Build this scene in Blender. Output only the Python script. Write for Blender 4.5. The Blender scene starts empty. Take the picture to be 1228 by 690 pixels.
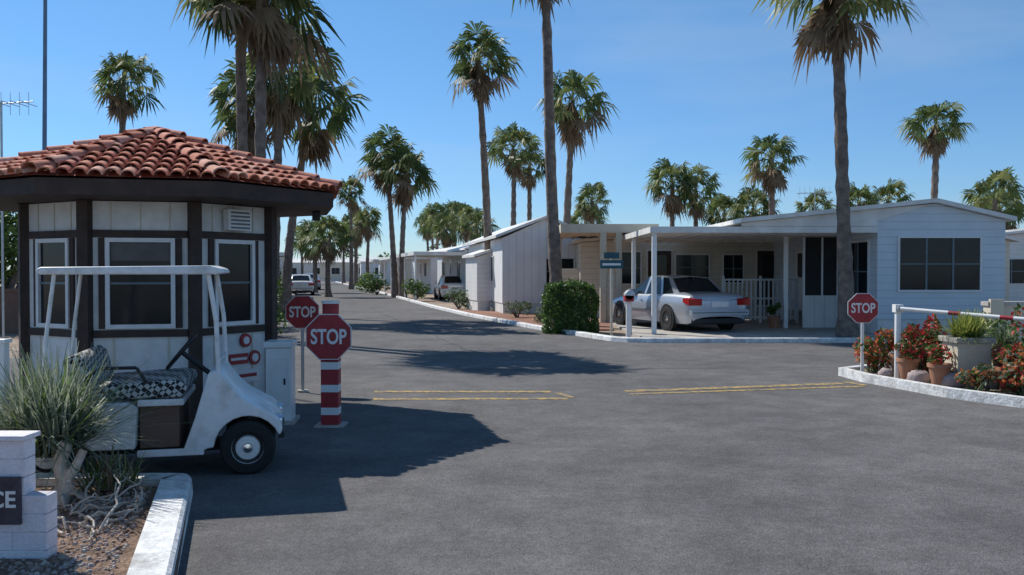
import bpy, math, random
from mathutils import Vector, Matrix
R = math.radians
rnd = random.Random(7)
S = bpy.context.scene

# ---------------------------------------------------------------- materials
MATS = {}
def mat(name, col, rough=0.7, col2=None, scale=3.0, amt=0.25, bump=0.0, bscale=40.0, metal=0.0,
        spec=0.4, siding=None, trans=0.0, coat=0.0, fine=None, ramp=(0.35, 0.65)):
    m = bpy.data.materials.new(name); m.use_nodes = True
    nt = m.node_tree; N = nt.nodes; L = nt.links
    b = N['Principled BSDF']
    b.inputs['Roughness'].default_value = rough
    b.inputs['Metallic'].default_value = metal
    b.inputs['Specular IOR Level'].default_value = spec
    if coat: b.inputs['Coat Weight'].default_value = coat; b.inputs['Coat Roughness'].default_value = 0.06
    c1 = (*col, 1)
    c2 = (*(col2 if col2 else [c*(1-amt) for c in col]), 1)
    tc = N.new('ShaderNodeTexCoord')
    nz = N.new('ShaderNodeTexNoise'); nz.inputs['Scale'].default_value = scale; nz.inputs['Detail'].default_value = 6
    nz.inputs['Roughness'].default_value = 0.65
    L.new(tc.outputs['Object'], nz.inputs['Vector'])
    rp = N.new('ShaderNodeValToRGB')
    rp.color_ramp.elements[0].position = ramp[0]; rp.color_ramp.elements[1].position = ramp[1]
    rp.color_ramp.elements[0].color = c2; rp.color_ramp.elements[1].color = c1
    L.new(nz.outputs['Fac'], rp.inputs['Fac'])
    out = rp.outputs['Color']
    for fn in ([] if not fine else (fine if isinstance(fine, list) else [fine])):
        n2 = N.new('ShaderNodeTexNoise'); n2.inputs['Scale'].default_value = fn[0]; n2.inputs['Detail'].default_value = 3
        L.new(tc.outputs['Object'], n2.inputs['Vector'])
        mr = N.new('ShaderNodeMapRange'); mr.inputs['From Min'].default_value = 0.3; mr.inputs['From Max'].default_value = 0.7
        mr.inputs['To Min'].default_value = 1-fn[1]; mr.inputs['To Max'].default_value = 1+fn[1]
        L.new(n2.outputs['Fac'], mr.inputs['Value'])
        mx = N.new('ShaderNodeVectorMath'); mx.operation = 'SCALE'
        L.new(out, mx.inputs[0]); L.new(mr.outputs['Result'], mx.inputs['Scale'])
        out = mx.outputs['Vector']
    L.new(out, b.inputs['Base Color'])
    if bump:
        nb = N.new('ShaderNodeTexNoise'); nb.inputs['Scale'].default_value = bscale; nb.inputs['Detail'].default_value = 4
        L.new(tc.outputs['Object'], nb.inputs['Vector'])
        bp = N.new('ShaderNodeBump'); bp.inputs['Strength'].default_value = bump; bp.inputs['Distance'].default_value = 0.02
        L.new(nb.outputs['Fac'], bp.inputs['Height']); L.new(bp.outputs['Normal'], b.inputs['Normal'])
    if siding:
        w = N.new('ShaderNodeTexWave'); w.wave_type = 'BANDS'; w.bands_direction = siding[0]
        w.wave_profile = 'SAW'; w.inputs['Scale'].default_value = 0.314/siding[1]
        L.new(tc.outputs['Object'], w.inputs['Vector'])
        bp = N.new('ShaderNodeBump'); bp.inputs['Strength'].default_value = 0.7; bp.inputs['Distance'].default_value = 0.02
        L.new(w.outputs['Fac'], bp.inputs['Height']); L.new(bp.outputs['Normal'], b.inputs['Normal'])
        r2 = N.new('ShaderNodeMapRange'); r2.inputs['From Min'].default_value = 0.0; r2.inputs['From Max'].default_value = 0.12
        r2.inputs['To Min'].default_value = 0.72; r2.inputs['To Max'].default_value = 1.0
        L.new(w.outputs['Fac'], r2.inputs['Value'])
        mx = N.new('ShaderNodeVectorMath'); mx.operation = 'SCALE'
        L.new(out, mx.inputs[0]); L.new(r2.outputs['Result'], mx.inputs['Scale'])
        L.new(mx.outputs['Vector'], b.inputs['Base Color'])
    if trans:
        t = N.new('ShaderNodeBsdfTranslucent'); L.new(out, t.inputs['Color'])
        ms = N.new('ShaderNodeMixShader'); ms.inputs[0].default_value = trans
        L.new(b.outputs[0], ms.inputs[1]); L.new(t.outputs[0], ms.inputs[2])
        L.new(ms.outputs[0], N['Material Output'].inputs['Surface'])
    MATS[name] = m
    return m

mat('asphalt', (0.158,0.150,0.146), 0.9, col2=(0.100,0.096,0.097), scale=0.28, bump=0.6, bscale=80, fine=[(0.9,0.12),(2.6,0.15),(14,0.12),(70,0.30)], spec=0.22, ramp=(0.3,0.7))
mat('asphalt_patch', (0.085,0.083,0.083), 0.9, scale=1.5, bump=0.5, bscale=90, fine=(60,0.2), spec=0.25)
mat('gravel', (0.36,0.29,0.23), 0.95, col2=(0.24,0.18,0.14), scale=0.8, bump=1.0, bscale=30, fine=(22,0.4), spec=0.2)
mat('red_gravel', (0.32,0.18,0.13), 0.95, col2=(0.22,0.12,0.09), scale=2, bump=1.0, bscale=30, fine=(25,0.4), spec=0.2)
mat('soil', (0.25,0.165,0.12), 0.95, col2=(0.13,0.085,0.06), scale=5, bump=1.0, bscale=40, fine=(45,0.5), spec=0.2)
mat('desert', (0.36,0.30,0.23), 0.95, col2=(0.26,0.22,0.16), scale=0.05, fine=(3,0.2), spec=0.1)
mat('concrete', (0.48,0.45,0.41), 0.9, col2=(0.36,0.33,0.30), scale=2, bump=0.3, fine=(30,0.12), spec=0.2)
mat('kerb_white', (0.70,0.70,0.69), 0.75, col2=(0.36,0.35,0.33), scale=4, bump=0.5, bscale=25, fine=[(30,0.14),(9,.14)], ramp=(0.28,0.52))
mat('yellow_paint', (0.50,0.33,0.09), 0.85, col2=(0.17,0.145,0.11), scale=9, fine=(50,0.2), ramp=(0.44,0.60))
mat('white_wall', (0.76,0.75,0.73), 0.6, col2=(0.62,0.61,0.58), scale=1.5, bump=0.1, fine=(6,.05))
mat('white_siding', (0.80,0.79,0.77), 0.6, scale=1.2, amt=0.12, siding=('Z',0.2))
mat('blue_siding', (0.66,0.73,0.78), 0.6, scale=1.2, amt=0.10, siding=('Z',0.2))
mat('cream_siding', (0.70,0.65,0.54), 0.6, scale=1.2, amt=0.12, siding=('Z',0.2))
mat('ltgrey_siding', (0.60,0.63,0.65), 0.6, scale=1.2, amt=0.10, siding=('X',0.3))
mat('white_panel', (0.82,0.82,0.81), 0.55, scale=1.2, amt=0.12, siding=('X',0.3))
mat('roof_white', (0.80,0.79,0.76), 0.5, col2=(0.64,0.62,0.58), scale=2)
mat('beige', (0.66,0.59,0.46), 0.7, scale=2, amt=0.15)
mat('white_paint', (0.80,0.80,0.79), 0.35, scale=3, amt=0.08)
mat('cart_white', (0.76,0.76,0.76), 0.4, col2=(0.55,0.54,0.51), scale=5, coat=0.15, ramp=(0.3,0.5), fine=(16,.06))
mat('brown_trim', (0.068,0.045,0.037), 0.75, scale=6, amt=0.35, bump=0.2)
mat('glass', (0.016,0.022,0.028), 0.10, scale=2, amt=0.4, spec=0.25)
mat('screen_dark', (0.035,0.035,0.038), 0.8, scale=2, amt=0.4)
mat('curtain', (0.16,0.15,0.14), 0.9, scale=5)
mat('alu', (0.55,0.56,0.57), 0.4, metal=0.6, scale=6)
mat('mullion', (0.16,0.20,0.22), 0.5, scale=6)
mat('chrome', (0.75,0.75,0.76), 0.12, metal=1.0, scale=6, amt=0.05)
mat('rubber', (0.022,0.022,0.023), 0.85, scale=10, bump=0.2)
mat('black_plastic', (0.025,0.025,0.027), 0.5, scale=10)
mat('red_paint', (0.40,0.032,0.040), 0.5, col2=(0.28,0.028,0.032), scale=7, fine=(30,.12))
mat('sign_white', (0.78,0.77,0.76), 0.5, scale=8, amt=0.12)
mat('sign_teal', (0.02,0.10,0.13), 0.5, scale=8)
mat('car_silver', (0.44,0.48,0.54), 0.32, metal=0.45, scale=2, amt=0.06, coat=0.5)
mat('car_white', (0.75,0.75,0.75), 0.3, scale=2, amt=0.05, coat=0.6)
mat('tail_red', (0.42,0.01,0.012), 0.15, scale=5, coat=0.5)
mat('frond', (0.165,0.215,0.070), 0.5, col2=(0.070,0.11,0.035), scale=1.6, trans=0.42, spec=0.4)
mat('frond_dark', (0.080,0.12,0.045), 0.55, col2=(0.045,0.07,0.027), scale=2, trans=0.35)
mat('frond_yel', (0.27,0.28,0.10), 0.55, col2=(0.15,0.175,0.06), scale=2, trans=0.42)
mat('frond_dead', (0.30,0.22,0.14), 0.85, col2=(0.16,0.11,0.07), scale=3, trans=0.25)
mat('trunk', (0.25,0.20,0.165), 0.95, col2=(0.12,0.09,0.075), scale=5, bump=0.9, bscale=14)
mat('leaf', (0.08,0.15,0.032), 0.5, col2=(0.04,0.08,0.02), scale=3, trans=0.3)
mat('leaf_lt', (0.16,0.25,0.055), 0.5, col2=(0.09,0.15,0.035), scale=3, trans=0.35)
mat('sage', (0.30,0.34,0.24), 0.7, col2=(0.15,0.19,0.12), scale=6, trans=0.3)
mat('sage_lt', (0.46,0.49,0.37), 0.7, col2=(0.30,0.33,0.22), scale=6, trans=0.3)
mat('yellowgreen', (0.50,0.50,0.13), 0.6, col2=(0.32,0.36,0.08), scale=6, trans=0.3)
mat('flower_red', (0.60,0.06,0.05), 0.6, col2=(0.45,0.04,0.045), scale=6, trans=0.3)
mat('flower_orange', (0.70,0.23,0.08), 0.6, scale=6, trans=0.3)
mat('wood_pale', (0.56,0.51,0.44), 0.85, col2=(0.36,0.31,0.26), scale=9, bump=0.5)
mat('rock', (0.46,0.38,0.37), 0.9, col2=(0.30,0.24,0.23), scale=5, bump=0.8, bscale=12)
mat('pebble', (0.44,0.34,0.28), 0.9, col2=(0.24,0.17,0.14), scale=9)
mat('block_wall', (0.78,0.74,0.78), 0.85, col2=(0.64,0.60,0.64), scale=3, bump=0.4, bscale=50, fine=(50,0.08))
mat('mortar', (0.62,0.58,0.60), 0.95, scale=9)
mat('brown_wall', (0.20,0.12,0.09), 0.9, scale=2, bump=0.4)
mat('plaque', (0.07,0.06,0.08), 0.5, scale=20, amt=0.5)
mat('terracotta_pot', (0.42,0.2,0.12), 0.8, scale=5)
mat('pole_blue', (0.16,0.25,0.36), 0.5, scale=5)
for i,(c,c2) in enumerate([((0.56,0.22,0.14),(0.42,0.145,0.09)),((0.64,0.29,0.20),(0.50,0.19,0.125)),
                           ((0.46,0.16,0.10),(0.33,0.11,0.075)),((0.66,0.38,0.29),(0.52,0.26,0.18))]):
    mat('tile%d'%i, c, 0.85, col2=c2, scale=6, bump=0.3, spec=0.2, fine=(30,.14))
m = bpy.data.materials.new('seat_cloth'); m.use_nodes=True
nt=m.node_tree; ck=nt.nodes.new('ShaderNodeTexChecker'); ck.inputs['Scale'].default_value=28
ck.inputs['Color1'].default_value=(0.50,0.50,0.48,1); ck.inputs['Color2'].default_value=(0.015,0.015,0.017,1)
tc=nt.nodes.new('ShaderNodeTexCoord'); mp=nt.nodes.new('ShaderNodeMapping'); mp.inputs['Rotation'].default_value=(0.78,0.78,0.4)
nt.links.new(tc.outputs['Object'],mp.inputs['Vector']); nt.links.new(mp.outputs[0],ck.inputs['Vector'])
nt.links.new(ck.outputs['Color'],nt.nodes['Principled BSDF'].inputs['Base Color']); nt.nodes['Principled BSDF'].inputs['Roughness'].default_value=0.8
MATS['seat_cloth']=m

# ---------------------------------------------------------------- mesh builder
class B:
    def __init__(s): s.v=[]; s.f=[]; s.m=[]; s.sm=[]; s.M=Matrix.Identity(4)
    def add(s, vs, fs, m, smooth=False):
        o=len(s.v)
        for p in vs: s.v.append(tuple(s.M @ Vector(p)))
        for k,f in enumerate(fs):
            s.f.append([o+i for i in f]); s.m.append(m[k] if isinstance(m,list) else m); s.sm.append(smooth)
    def box(s, x0,x1,y0,y1,z0,z1, m):
        s.add([(x0,y0,z0),(x1,y0,z0),(x1,y1,z0),(x0,y1,z0),(x0,y0,z1),(x1,y0,z1),(x1,y1,z1),(x0,y1,z1)],
              [(0,3,2,1),(4,5,6,7),(0,1,5,4),(1,2,6,5),(2,3,7,6),(3,0,4,7)], m)
    def prism_y(s, pts, y0,y1, m, smooth=False):
        n=len(pts)
        s.add([(x,y0,z) for x,z in pts]+[(x,y1,z) for x,z in pts],
              [tuple(range(n)), tuple(range(2*n-1,n-1,-1))], m)
        s.add([(x,y0,z) for x,z in pts]+[(x,y1,z) for x,z in pts],
              [(i,i+n,(i+1)%n+n,(i+1)%n) for i in range(n)], m, smooth)
    def prism_z(s, pts, z0,z1, m):
        n=len(pts)
        s.add([(x,y,z0) for x,y in pts]+[(x,y,z1) for x,y in pts],
              [tuple(range(n-1,-1,-1)), tuple(range(n,2*n))]+[(i,(i+1)%n,(i+1)%n+n,i+n) for i in range(n)], m)
    def cyl(s, p0,p1,r0,r1=None,n=12,m='alu',caps=True,smooth=True):
        if r1 is None: r1=r0
        p0=Vector(p0);p1=Vector(p1); d=(p1-p0).normalized()
        a=d.orthogonal().normalized(); b=d.cross(a)
        vs=[p0+(a*math.cos(t)+b*math.sin(t))*r0 for t in [2*math.pi*i/n for i in range(n)]]
        vs+=[p1+(a*math.cos(t)+b*math.sin(t))*r1 for t in [2*math.pi*i/n for i in range(n)]]
        s.add(vs,[(i,(i+1)%n,(i+1)%n+n,i+n) for i in range(n)],m,smooth)
        if caps: s.add(vs,[tuple(range(n-1,-1,-1)),tuple(range(n,2*n))],m)
    def tube(s, pts, rs, n=8, m='alu'):
        for i in range(len(pts)-1):
            s.cyl(pts[i],pts[i+1],rs[i] if isinstance(rs,list) else rs, rs[i+1] if isinstance(rs,list) else rs,n,m)
    def lathe(s, c, axis, prof, n, ms, smooth=True):
        c=Vector(c); d=Vector(axis).normalized(); a=d.orthogonal().normalized(); b=d.cross(a)
        vs=[]
        for r,h in prof:
            for i in range(n):
                t=2*math.pi*i/n; vs.append(c+d*h+(a*math.cos(t)+b*math.sin(t))*r)
        for k in range(len(prof)-1):
            s.add(vs[k*n:(k+2)*n],[(i,(i+1)%n,(i+1)%n+n,i+n) for i in range(n)], ms[k] if isinstance(ms,list) else ms, smooth)
    def build(s,name,parent=None,loc=(0,0,0),rot=0,bevel=0,seg=2):
        me=bpy.data.meshes.new(name); me.from_pydata(s.v,[],s.f)
        names=[]
        for x in s.m:
            if x not in names: names.append(x)
        for x in names: me.materials.append(MATS[x])
        idx={x:i for i,x in enumerate(names)}
        me.polygons.foreach_set('material_index',[idx[x] for x in s.m])
        me.polygons.foreach_set('use_smooth',s.sm)
        me.update()
        o=bpy.data.objects.new(name,me); S.collection.objects.link(o)
        o.location=loc; o.rotation_euler=(0,0,rot)
        if parent: o.parent=parent
        if bevel:
            import bmesh
            bm=bmesh.new(); bm.from_mesh(me); bmesh.ops.remove_doubles(bm,verts=bm.verts,dist=1e-5)
            bm.normal_update(); bm.to_mesh(me); bm.free()
            md=o.modifiers.new('bevel','BEVEL'); md.width=bevel; md.segments=seg; md.limit_method='ANGLE'; md.angle_limit=R(35)
        return o
def empty(name,loc=(0,0,0),rot=0):
    o=bpy.data.objects.new(name,None); S.collection.objects.link(o); o.location=loc; o.rotation_euler=(0,0,rot)
    o.empty_display_size=0.3
    return o
def text_mesh(name,body,size,matname,parent,loc,rot,ext=0.002,sx=1.0,al='CENTER'):
    cu=bpy.data.curves.new('txt','FONT'); cu.body=body; cu.size=size; cu.align_x=al; cu.align_y='CENTER'; cu.extrude=ext
    cu.offset=size*0.022
    t=bpy.data.objects.new('t',cu); S.collection.objects.link(t)
    dg=bpy.context.evaluated_depsgraph_get(); dg.update()
    me=bpy.data.meshes.new_from_object(t.evaluated_get(dg)); bpy.data.objects.remove(t)
    me.materials.clear(); me.materials.append(MATS[matname])
    o=bpy.data.objects.new(name,me); S.collection.objects.link(o); o.parent=parent; o.location=loc; o.rotation_euler=rot
    o.scale=(sx,1,1)
    return o

# ---------------------------------------------------------------- foliage helpers
def leafcloud(b, c, rad, n, size, mats, rr, lumps=7, box=False):
    c=Vector(c)
    subs=[Vector((rr.uniform(-.6,.6)*rad[0],rr.uniform(-.6,.6)*rad[1],rr.uniform(-.5,.7)*rad[2])) for _ in range(lumps)]
    for _ in range(n):
        if box:
            p=Vector((rr.uniform(-1,1)*rad[0],rr.uniform(-1,1)*rad[1],rr.uniform(-1,1)*rad[2]))
            ax=rr.randrange(3)
            if rr.random()<0.75:
                p[ax]=rad[ax]*(1 if rr.random()<.5 else -1)*rr.uniform(.86,1.1)
            # round corners & wavy outline
            k=(abs(p.x/rad[0])**4+abs(p.y/rad[1])**4+(max(0,p.z/rad[2]))**4)**.25
            lim=1.03+.06*math.sin(p.x*7+1)+.05*math.sin(p.z*9)+.04*math.sin(p.y*8)
            if k>lim: p=p*(lim/k)
        else:
            q=Vector((rr.gauss(0,1),rr.gauss(0,1),rr.gauss(0,1))).normalized()*rr.uniform(.55,1)**.5
            s0=rr.choice(subs); p=s0+Vector((q.x*rad[0]*.5,q.y*rad[1]*.5,q.z*rad[2]*.5))
        nrm=Vector((rr.gauss(0,1),rr.gauss(0,1),rr.gauss(0.4,1))).normalized()
        a=nrm.orthogonal().normalized(); bb=nrm.cross(a)
        t=rr.uniform(0,6.28); a,bb=a*math.cos(t)+bb*math.sin(t), bb*math.cos(t)-a*math.sin(t)
        sz=size*rr.uniform(.6,1.3)
        P=c+p
        b.add([P-a*sz,P+bb*sz*.45,P+a*sz,P-bb*sz*.45],[(0,1,2,3)],rr.choice(mats))
def blades(b, base, n, length, spread, width, mats, rr, droop=0.3, segs=3, up=0.2):
    base=Vector(base)
    for _ in range(n):
        az=rr.uniform(0,6.283); el=rr.uniform(up,1.5)
        d=Vector((math.cos(az)*math.cos(el),math.sin(az)*math.cos(el),math.sin(el)))
        p=base+Vector((rr.uniform(-1,1),rr.uniform(-1,1),0))*spread
        l=length*rr.uniform(.6,1.1); side=d.cross(Vector((0,0,1)))
        side=(side if side.length>0.01 else Vector((1,0,0))).normalized()
        m=rr.choice(mats); vs=[]
        for k in range(segs+1):
            t=k/segs; q=p+d*l*t-Vector((0,0,droop*l*t*t)); w=width*(1-t*.85)
            vs+= [q-side*w,q+side*w]
        b.add(vs,[(2*k,2*k+1,2*k+3,2*k+2) for k in range(segs)],m)

# palm crowns (shared meshes, unit radius ~1)
def crown(seed, nf=44, dead=12):
    rr=random.Random(seed); b=B()
    skew=rr.uniform(-.15,.15); skaz=rr.uniform(0,6.28)
    for i in range(nf+dead):
        isd=i>=nf
        az=i*2.39996+rr.uniform(-.45,.45)
        if isd: el=rr.uniform(-1.45,-0.95)
        else:
            u=i/nf; el=1.35-u*1.95+rr.uniform(-.28,.28)
        d=Vector((math.cos(az)*math.cos(el),math.sin(az)*math.cos(el),math.sin(el)))
        side=d.cross(Vector((0,0,1))).normalized(); up=side.cross(d)
        ls=rr.uniform(.8,1.18)*(1+skew*math.cos(az-skaz))
        lp=rr.uniform(.42,.66)*(0.7 if isd else 1)*ls; fr=rr.uniform(.44,.62)*(0.8 if isd else 1)*(.5+.5*ls)
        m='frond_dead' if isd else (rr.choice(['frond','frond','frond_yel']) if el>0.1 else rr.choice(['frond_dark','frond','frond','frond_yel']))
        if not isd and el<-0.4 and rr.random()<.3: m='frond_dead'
        o=Vector((0,0,0.02)) if not isd else Vector((0,0,-rr.uniform(.0,.25)))
        pe=o+d*lp-Vector((0,0,.05))
        b.add([o-side*.02,o+side*.02,pe+side*.011,pe-side*.011],[(0,1,2,3)],'frond_yel' if not isd else 'frond_dead')
        nl=14; tw=rr.uniform(-.9,.9)
        s2=side*math.cos(tw)+up*math.sin(tw); n2=up*math.cos(tw)-side*math.sin(tw)
        for k in range(nl):
            a=-1.75+3.5*k/(nl-1)+rr.uniform(-.05,.05)
            ld=d*math.cos(a)+s2*math.sin(a)-n2*0.28*abs(math.sin(a))
            lss=(d*-math.sin(a)+s2*math.cos(a))
            ll=fr*(1-.25*abs(a)/1.75)*rr.uniform(.8,1.15)
            mid=pe+ld*ll*.52-Vector((0,0,.03)); tip=pe+ld*ll*.88-Vector((0,0,ll*rr.uniform(.22,.62)))
            w=.031
            b.add([pe,mid-lss*w,mid+lss*w,tip],[(0,1,2),(1,3,2)],m)
    ob=b.build('crown_src'); me=ob.data; bpy.data.objects.remove(ob); return me
CROWNS=[crown(s) for s in (1,2,3,4,6)]
CROWNS.append(crown(9,nf=38,dead=22))
def palm(x,y,h,r,tr=0.19,lean=(0,0),cv=None,skirt=0.0):
    e=empty('palm_tree',(x,y,0)); b=B(); n=14; H=h; segs=30; rr=random.Random(int(x*97+y*31))
    rings=[]; wx,wy=rr.uniform(-.08,.08),rr.uniform(-.08,.08)
    for k in range(segs+1):
        t=k/segs
        rad=tr*(1.0-.38*t)+tr*.55*math.exp(-t*14)+ (0.014 if k%2 else -0.008)+rr.uniform(-.01,.01)
        cx=lean[0]*t**1.4+wx*math.sin(t*5); cy=lean[1]*t**1.4+wy*math.sin(t*4)
        rings.append([(cx+rad*math.cos(2*math.pi*i/n),cy+rad*math.sin(2*math.pi*i/n),H*t) for i in range(n)])
    vs=[p for r0 in rings for p in r0]
    b.add(vs,[(k*n+i,k*n+(i+1)%n,(k+1)*n+(i+1)%n,(k+1)*n+i) for k in range(segs) for i in range(n)],'trunk',True)
    if skirt:
        for _ in range(70):
            t=1-skirt*rr.random()/H; az=rr.uniform(0,6.28)
            p=Vector((lean[0]*t**1.4+wx*math.sin(t*5),lean[1]*t**1.4+wy*math.sin(t*4),H*t)); d=Vector((math.cos(az),math.sin(az),0)); s0=Vector((-d.y,d.x,0))
            q=rr.uniform(.12,.34)
            b.add([p+d*tr*.6-s0*.03,p+d*tr*.6+s0*.03,p+d*(tr*.6+q)+s0*.09-Vector((0,0,.45)),p+d*(tr*.6+q*.6)-s0*.06-Vector((0,0,.65))],[(0,1,2,3)],'frond_dead')
    b.build('trunk',e)
    me=CROWNS[cv if cv is not None else rr.randrange(5)]
    c=bpy.data.objects.new('crown',me); S.collection.objects.link(c); c.parent=e
    c.location=(lean[0]+wx*math.sin(5),lean[1]+wy*math.sin(4),H); c.scale=(r,r,r*rr.uniform(.85,1.1)); c.rotation_euler=(rr.uniform(-.18,.18),rr.uniform(-.18,.18),rr.uniform(0,6.28))
    return e

# ---------------------------------------------------------------- ground / roads
b=B(); b.add([(-1500,-300,0),(1500,-300,0),(1500,2500,0),(-1500,2500,0)],[(0,1,2,3)],'desert'); b.build('ground')
b=B(); b.add([(-60,18,.004),(60,18,.004),(60,160,.004),(-60,160,.004)],[(0,1,2,3)],'gravel'); b.build('gravel_yard')
road_r=[(40,21.8),(3.3,21.8),(2.75,21.95),(2.4,22.3),(2.15,22.9),(0.64,27),(-1.7,34.6),(-3.6,42),(-11.2,75),(-27,140)]
road_l=[(-33.5,140),(-17.5,75),(-11,45),(-8.4,33),(-5.6,21),(-5.3,18.6),(-5.6,18),(-40,18)]
b=B(); pts=[(-40,-20),(40,-20)]+road_r+road_l
b.add([(x,y,.008) for x,y in pts],[tuple(range(len(pts)))],'asphalt'); 
b.build('asphalt_road')
b=B(); rr=random.Random(3)
def seam(p,q,w,n=40):
    vs=[]
    for k in range(n+1):
        t=k/n; x=p[0]+(q[0]-p[0])*t+rr.uniform(-.05,.05); y=p[1]+(q[1]-p[1])*t+rr.uniform(-.05,.05)
        dx,dy=q[0]-p[0],q[1]-p[1]; l=math.hypot(dx,dy); ww=w*rr.uniform(.3,1.3)
        vs+=[(x-dy/l*ww,y+dx/l*ww,.0115),(x+dy/l*ww,y-dx/l*ww,.0115)]
    b.add(vs,[(2*k,2*k+1,2*k+3,2*k+2) for k in range(n)],'asphalt_patch')
seam((-2,15.8),(9,16.4),.012); seam((-1,20),(-6.5,42),.016,60); seam((-4,26),(0.4,26.6),.016)
b.build('asphalt_crack_seal')
def kerb(name,pts,w=.16,h=.12,closed=False,m='kerb_white'):
    b=B(); n=len(pts); L_=[];
    for i in range(n):
        p=Vector((*pts[i],0))
        a=Vector((*pts[(i-1)%n],0)) if (i>0 or closed) else None
        c=Vector((*pts[(i+1)%n],0)) if (i<n-1 or closed) else None
        d=Vector((0,0,0))
        if a is not None: d+=(p-a).normalized()
        if c is not None: d+=(c-p).normalized()
        d.normalize(); nn=Vector((-d.y,d.x,0))
        if a is not None and c is not None:
            k=1/max(.5,nn.dot(Vector((-(c-p).normalized().y,(c-p).normalized().x,0))))
        else: k=1
        o=p-nn*w*k; sg=1 if w>0 else -1
        L_.append([(p.x,p.y,0),(p.x-sg*nn.x*.012,p.y-sg*nn.y*.012,h-.02),(p.x-sg*nn.x*.035,p.y-sg*nn.y*.035,h),(o.x,o.y,h),(o.x,o.y,0)])
    vs=[q for l in L_ for q in l]; rng=range(n if closed else n-1)
    b.add(vs,[(i*5+j,i*5+j+1,((i+1)%n)*5+j+1,((i+1)%n)*5+j) for i in rng for j in range(4)],m)
    return b.build(name)
def dens(pts,step=2.0):
    o=[]
    for a,c in zip(pts,pts[1:]):
        n=max(1,int(math.hypot(c[0]-a[0],c[1]-a[1])/step))
        for k in range(n): o.append((a[0]+(c[0]-a[0])*k/n,a[1]+(c[1]-a[1])*k/n))
    return o+[pts[-1]]
kerb('road_kerb',road_r,w=.18)
kerb('road_kerb',road_l[:-1],w=.18,m='concrete')
b=B()
def stripe(p,q,w,m='yellow_paint'):
    dx,dy=q[0]-p[0],q[1]-p[1]; l=math.hypot(dx,dy); nx,ny=-dy/l*w/2,dx/l*w/2; z=.0125
    b.add([(p[0]+nx,p[1]+ny,z),(p[0]-nx,p[1]-ny,z),(q[0]-nx,q[1]-ny,z),(q[0]+nx,q[1]+ny,z)],[(0,1,2,3)],m)
stripe((-1.95,12.95),(0.55,12.95),.17); stripe((-1.85,12.2),(0.75,12.25),.17); stripe((.62,12.85),(.8,12.35),.1)
stripe((1.6,13.0),(5.0,13.9),.19); stripe((1.65,12.70),(5.2,13.56),.12); stripe((5.12,14.1),(5.27,13.66),.1)
b.build('yellow_road_marking')
b=B(); b.prism_z([(1.2,26.2),(2.9,26.2),(3.2,30),(1.5,35),(-2.9,40.5),(-1.5,35)],0.0,.05,'red_gravel'); b.build('gravel_bed')
b=B(); b.prism_z([(3.5,22.0),(11.5,22.0),(11.5,33),(3.2,33),(3.2,24)],0.0,.06,'concrete'); b.build('carport_slab')

# ---------------------------------------------------------------- guard booth
TH=R(14)
be=empty('guard_booth',(-4.35,11.25,0),TH)
Ap=1.33
def octv(ap,z,off=0):
    r=ap/math.cos(R(22.5)); return [Vector((r*math.cos(R(22.5+45*i)),r*math.sin(R(22.5+45*i)),z)) for i in range(8)]
b=B(); b.prism_z([(v.x,v.y) for v in octv(Ap,0)],0,2.47,'white_wall'); b.build('walls',be)
trim=B(); win=B(); 
for i in range(8):
    ang=R(45*i)
    T=Matrix.Rotation(ang+math.pi/2,4,'Z')
    trim.M=T; win.M=T
    sw=1.102/2
    y=-Ap
    trim.box(-sw+.068,sw-.068,y-.03,y-.002,2.08,2.16,'brown_trim')
    trim.box(-sw+.068,sw-.068,y-.03,y-.002,1.00,1.08,'brown_trim')
    trim.box(-sw+.068,sw-.068,y-.03,y-.002,.0,.12,'brown_trim')
    for k in (-.3,0,.3):
        trim.box(k-.006,k+.006,y-.008,y-.001,2.16,2.46,'beige')
    w2=.31 if i==6 else .25
    z0,z1=1.14,2.03
    for (a0,a1,c0,c1) in [(-w2-.045,-w2,z0-.045,z1+.045),(w2,w2+.045,z0-.045,z1+.045),(-w2,w2,z0-.045,z0),(-w2,w2,z1,z1+.045)]:
        win.box(a0,a1,y-.045,y-.001,c0,c1,'sign_white')
    for (a0,a1,c0,c1) in [(-w2-.115,-w2-.047,z0-.045,z1+.045),(w2+.047,w2+.115,z0-.045,z1+.045)]:
        trim.box(a0,a1,y-.028,y-.001,c0,c1,'brown_trim')
    win.box(-w2+.002,w2-.002,y-.012,y-.001,z0+.002,z1-.002,'glass')
    win.box(-w2+.002,w2-.002,y-.022,y-.013,(z0+z1)/2-.012,(z0+z1)/2+.012,'mullion')
    if i==6: win.box(-w2+.01,w2-.01,y-.016,y-.013,z1-.2,z1-.01,'curtain')
    for k in (-.28,.28): trim.box(k-.01,k+.01,y-.008,y-.001,.13,.99,'beige')
trim.M=Matrix.Identity(4)
for v in octv(Ap,0):
    d=v.normalized(); c=v+d*.02
    trim.M=Matrix.Translation(c)@Matrix.Rotation(math.atan2(d.y,d.x),4,'Z')
    trim.box(-.06,.05,-.065,.065,0,2.475,'brown_trim')
trim.build('timber_trim',be,bevel=.006); win.build('windows',be)
b=B(); b.M=Matrix.Rotation(R(315)+math.pi/2,4,'Z')
b.box(-.17,.17,-Ap-.12,-Ap-.03,2.18,2.42,'sign_white')
for k in range(5): b.box(-.14,.14,-Ap-.13,-Ap-.121,2.20+k*.043,2.22+k*.043,'mullion')
b.build('vent_unit',be,bevel=.008)
b=B(); b.M=Matrix.Rotation(R(315)+math.pi/2,4,'Z')
b.cyl((.16,-Ap-.035,.91),(.16,-Ap-.005,.91),.08,n=20,m='red_paint'); b.cyl((.16,-Ap-.04,.91),(.16,-Ap-.036,.91),.045,n=20,m='sign_white')
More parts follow.
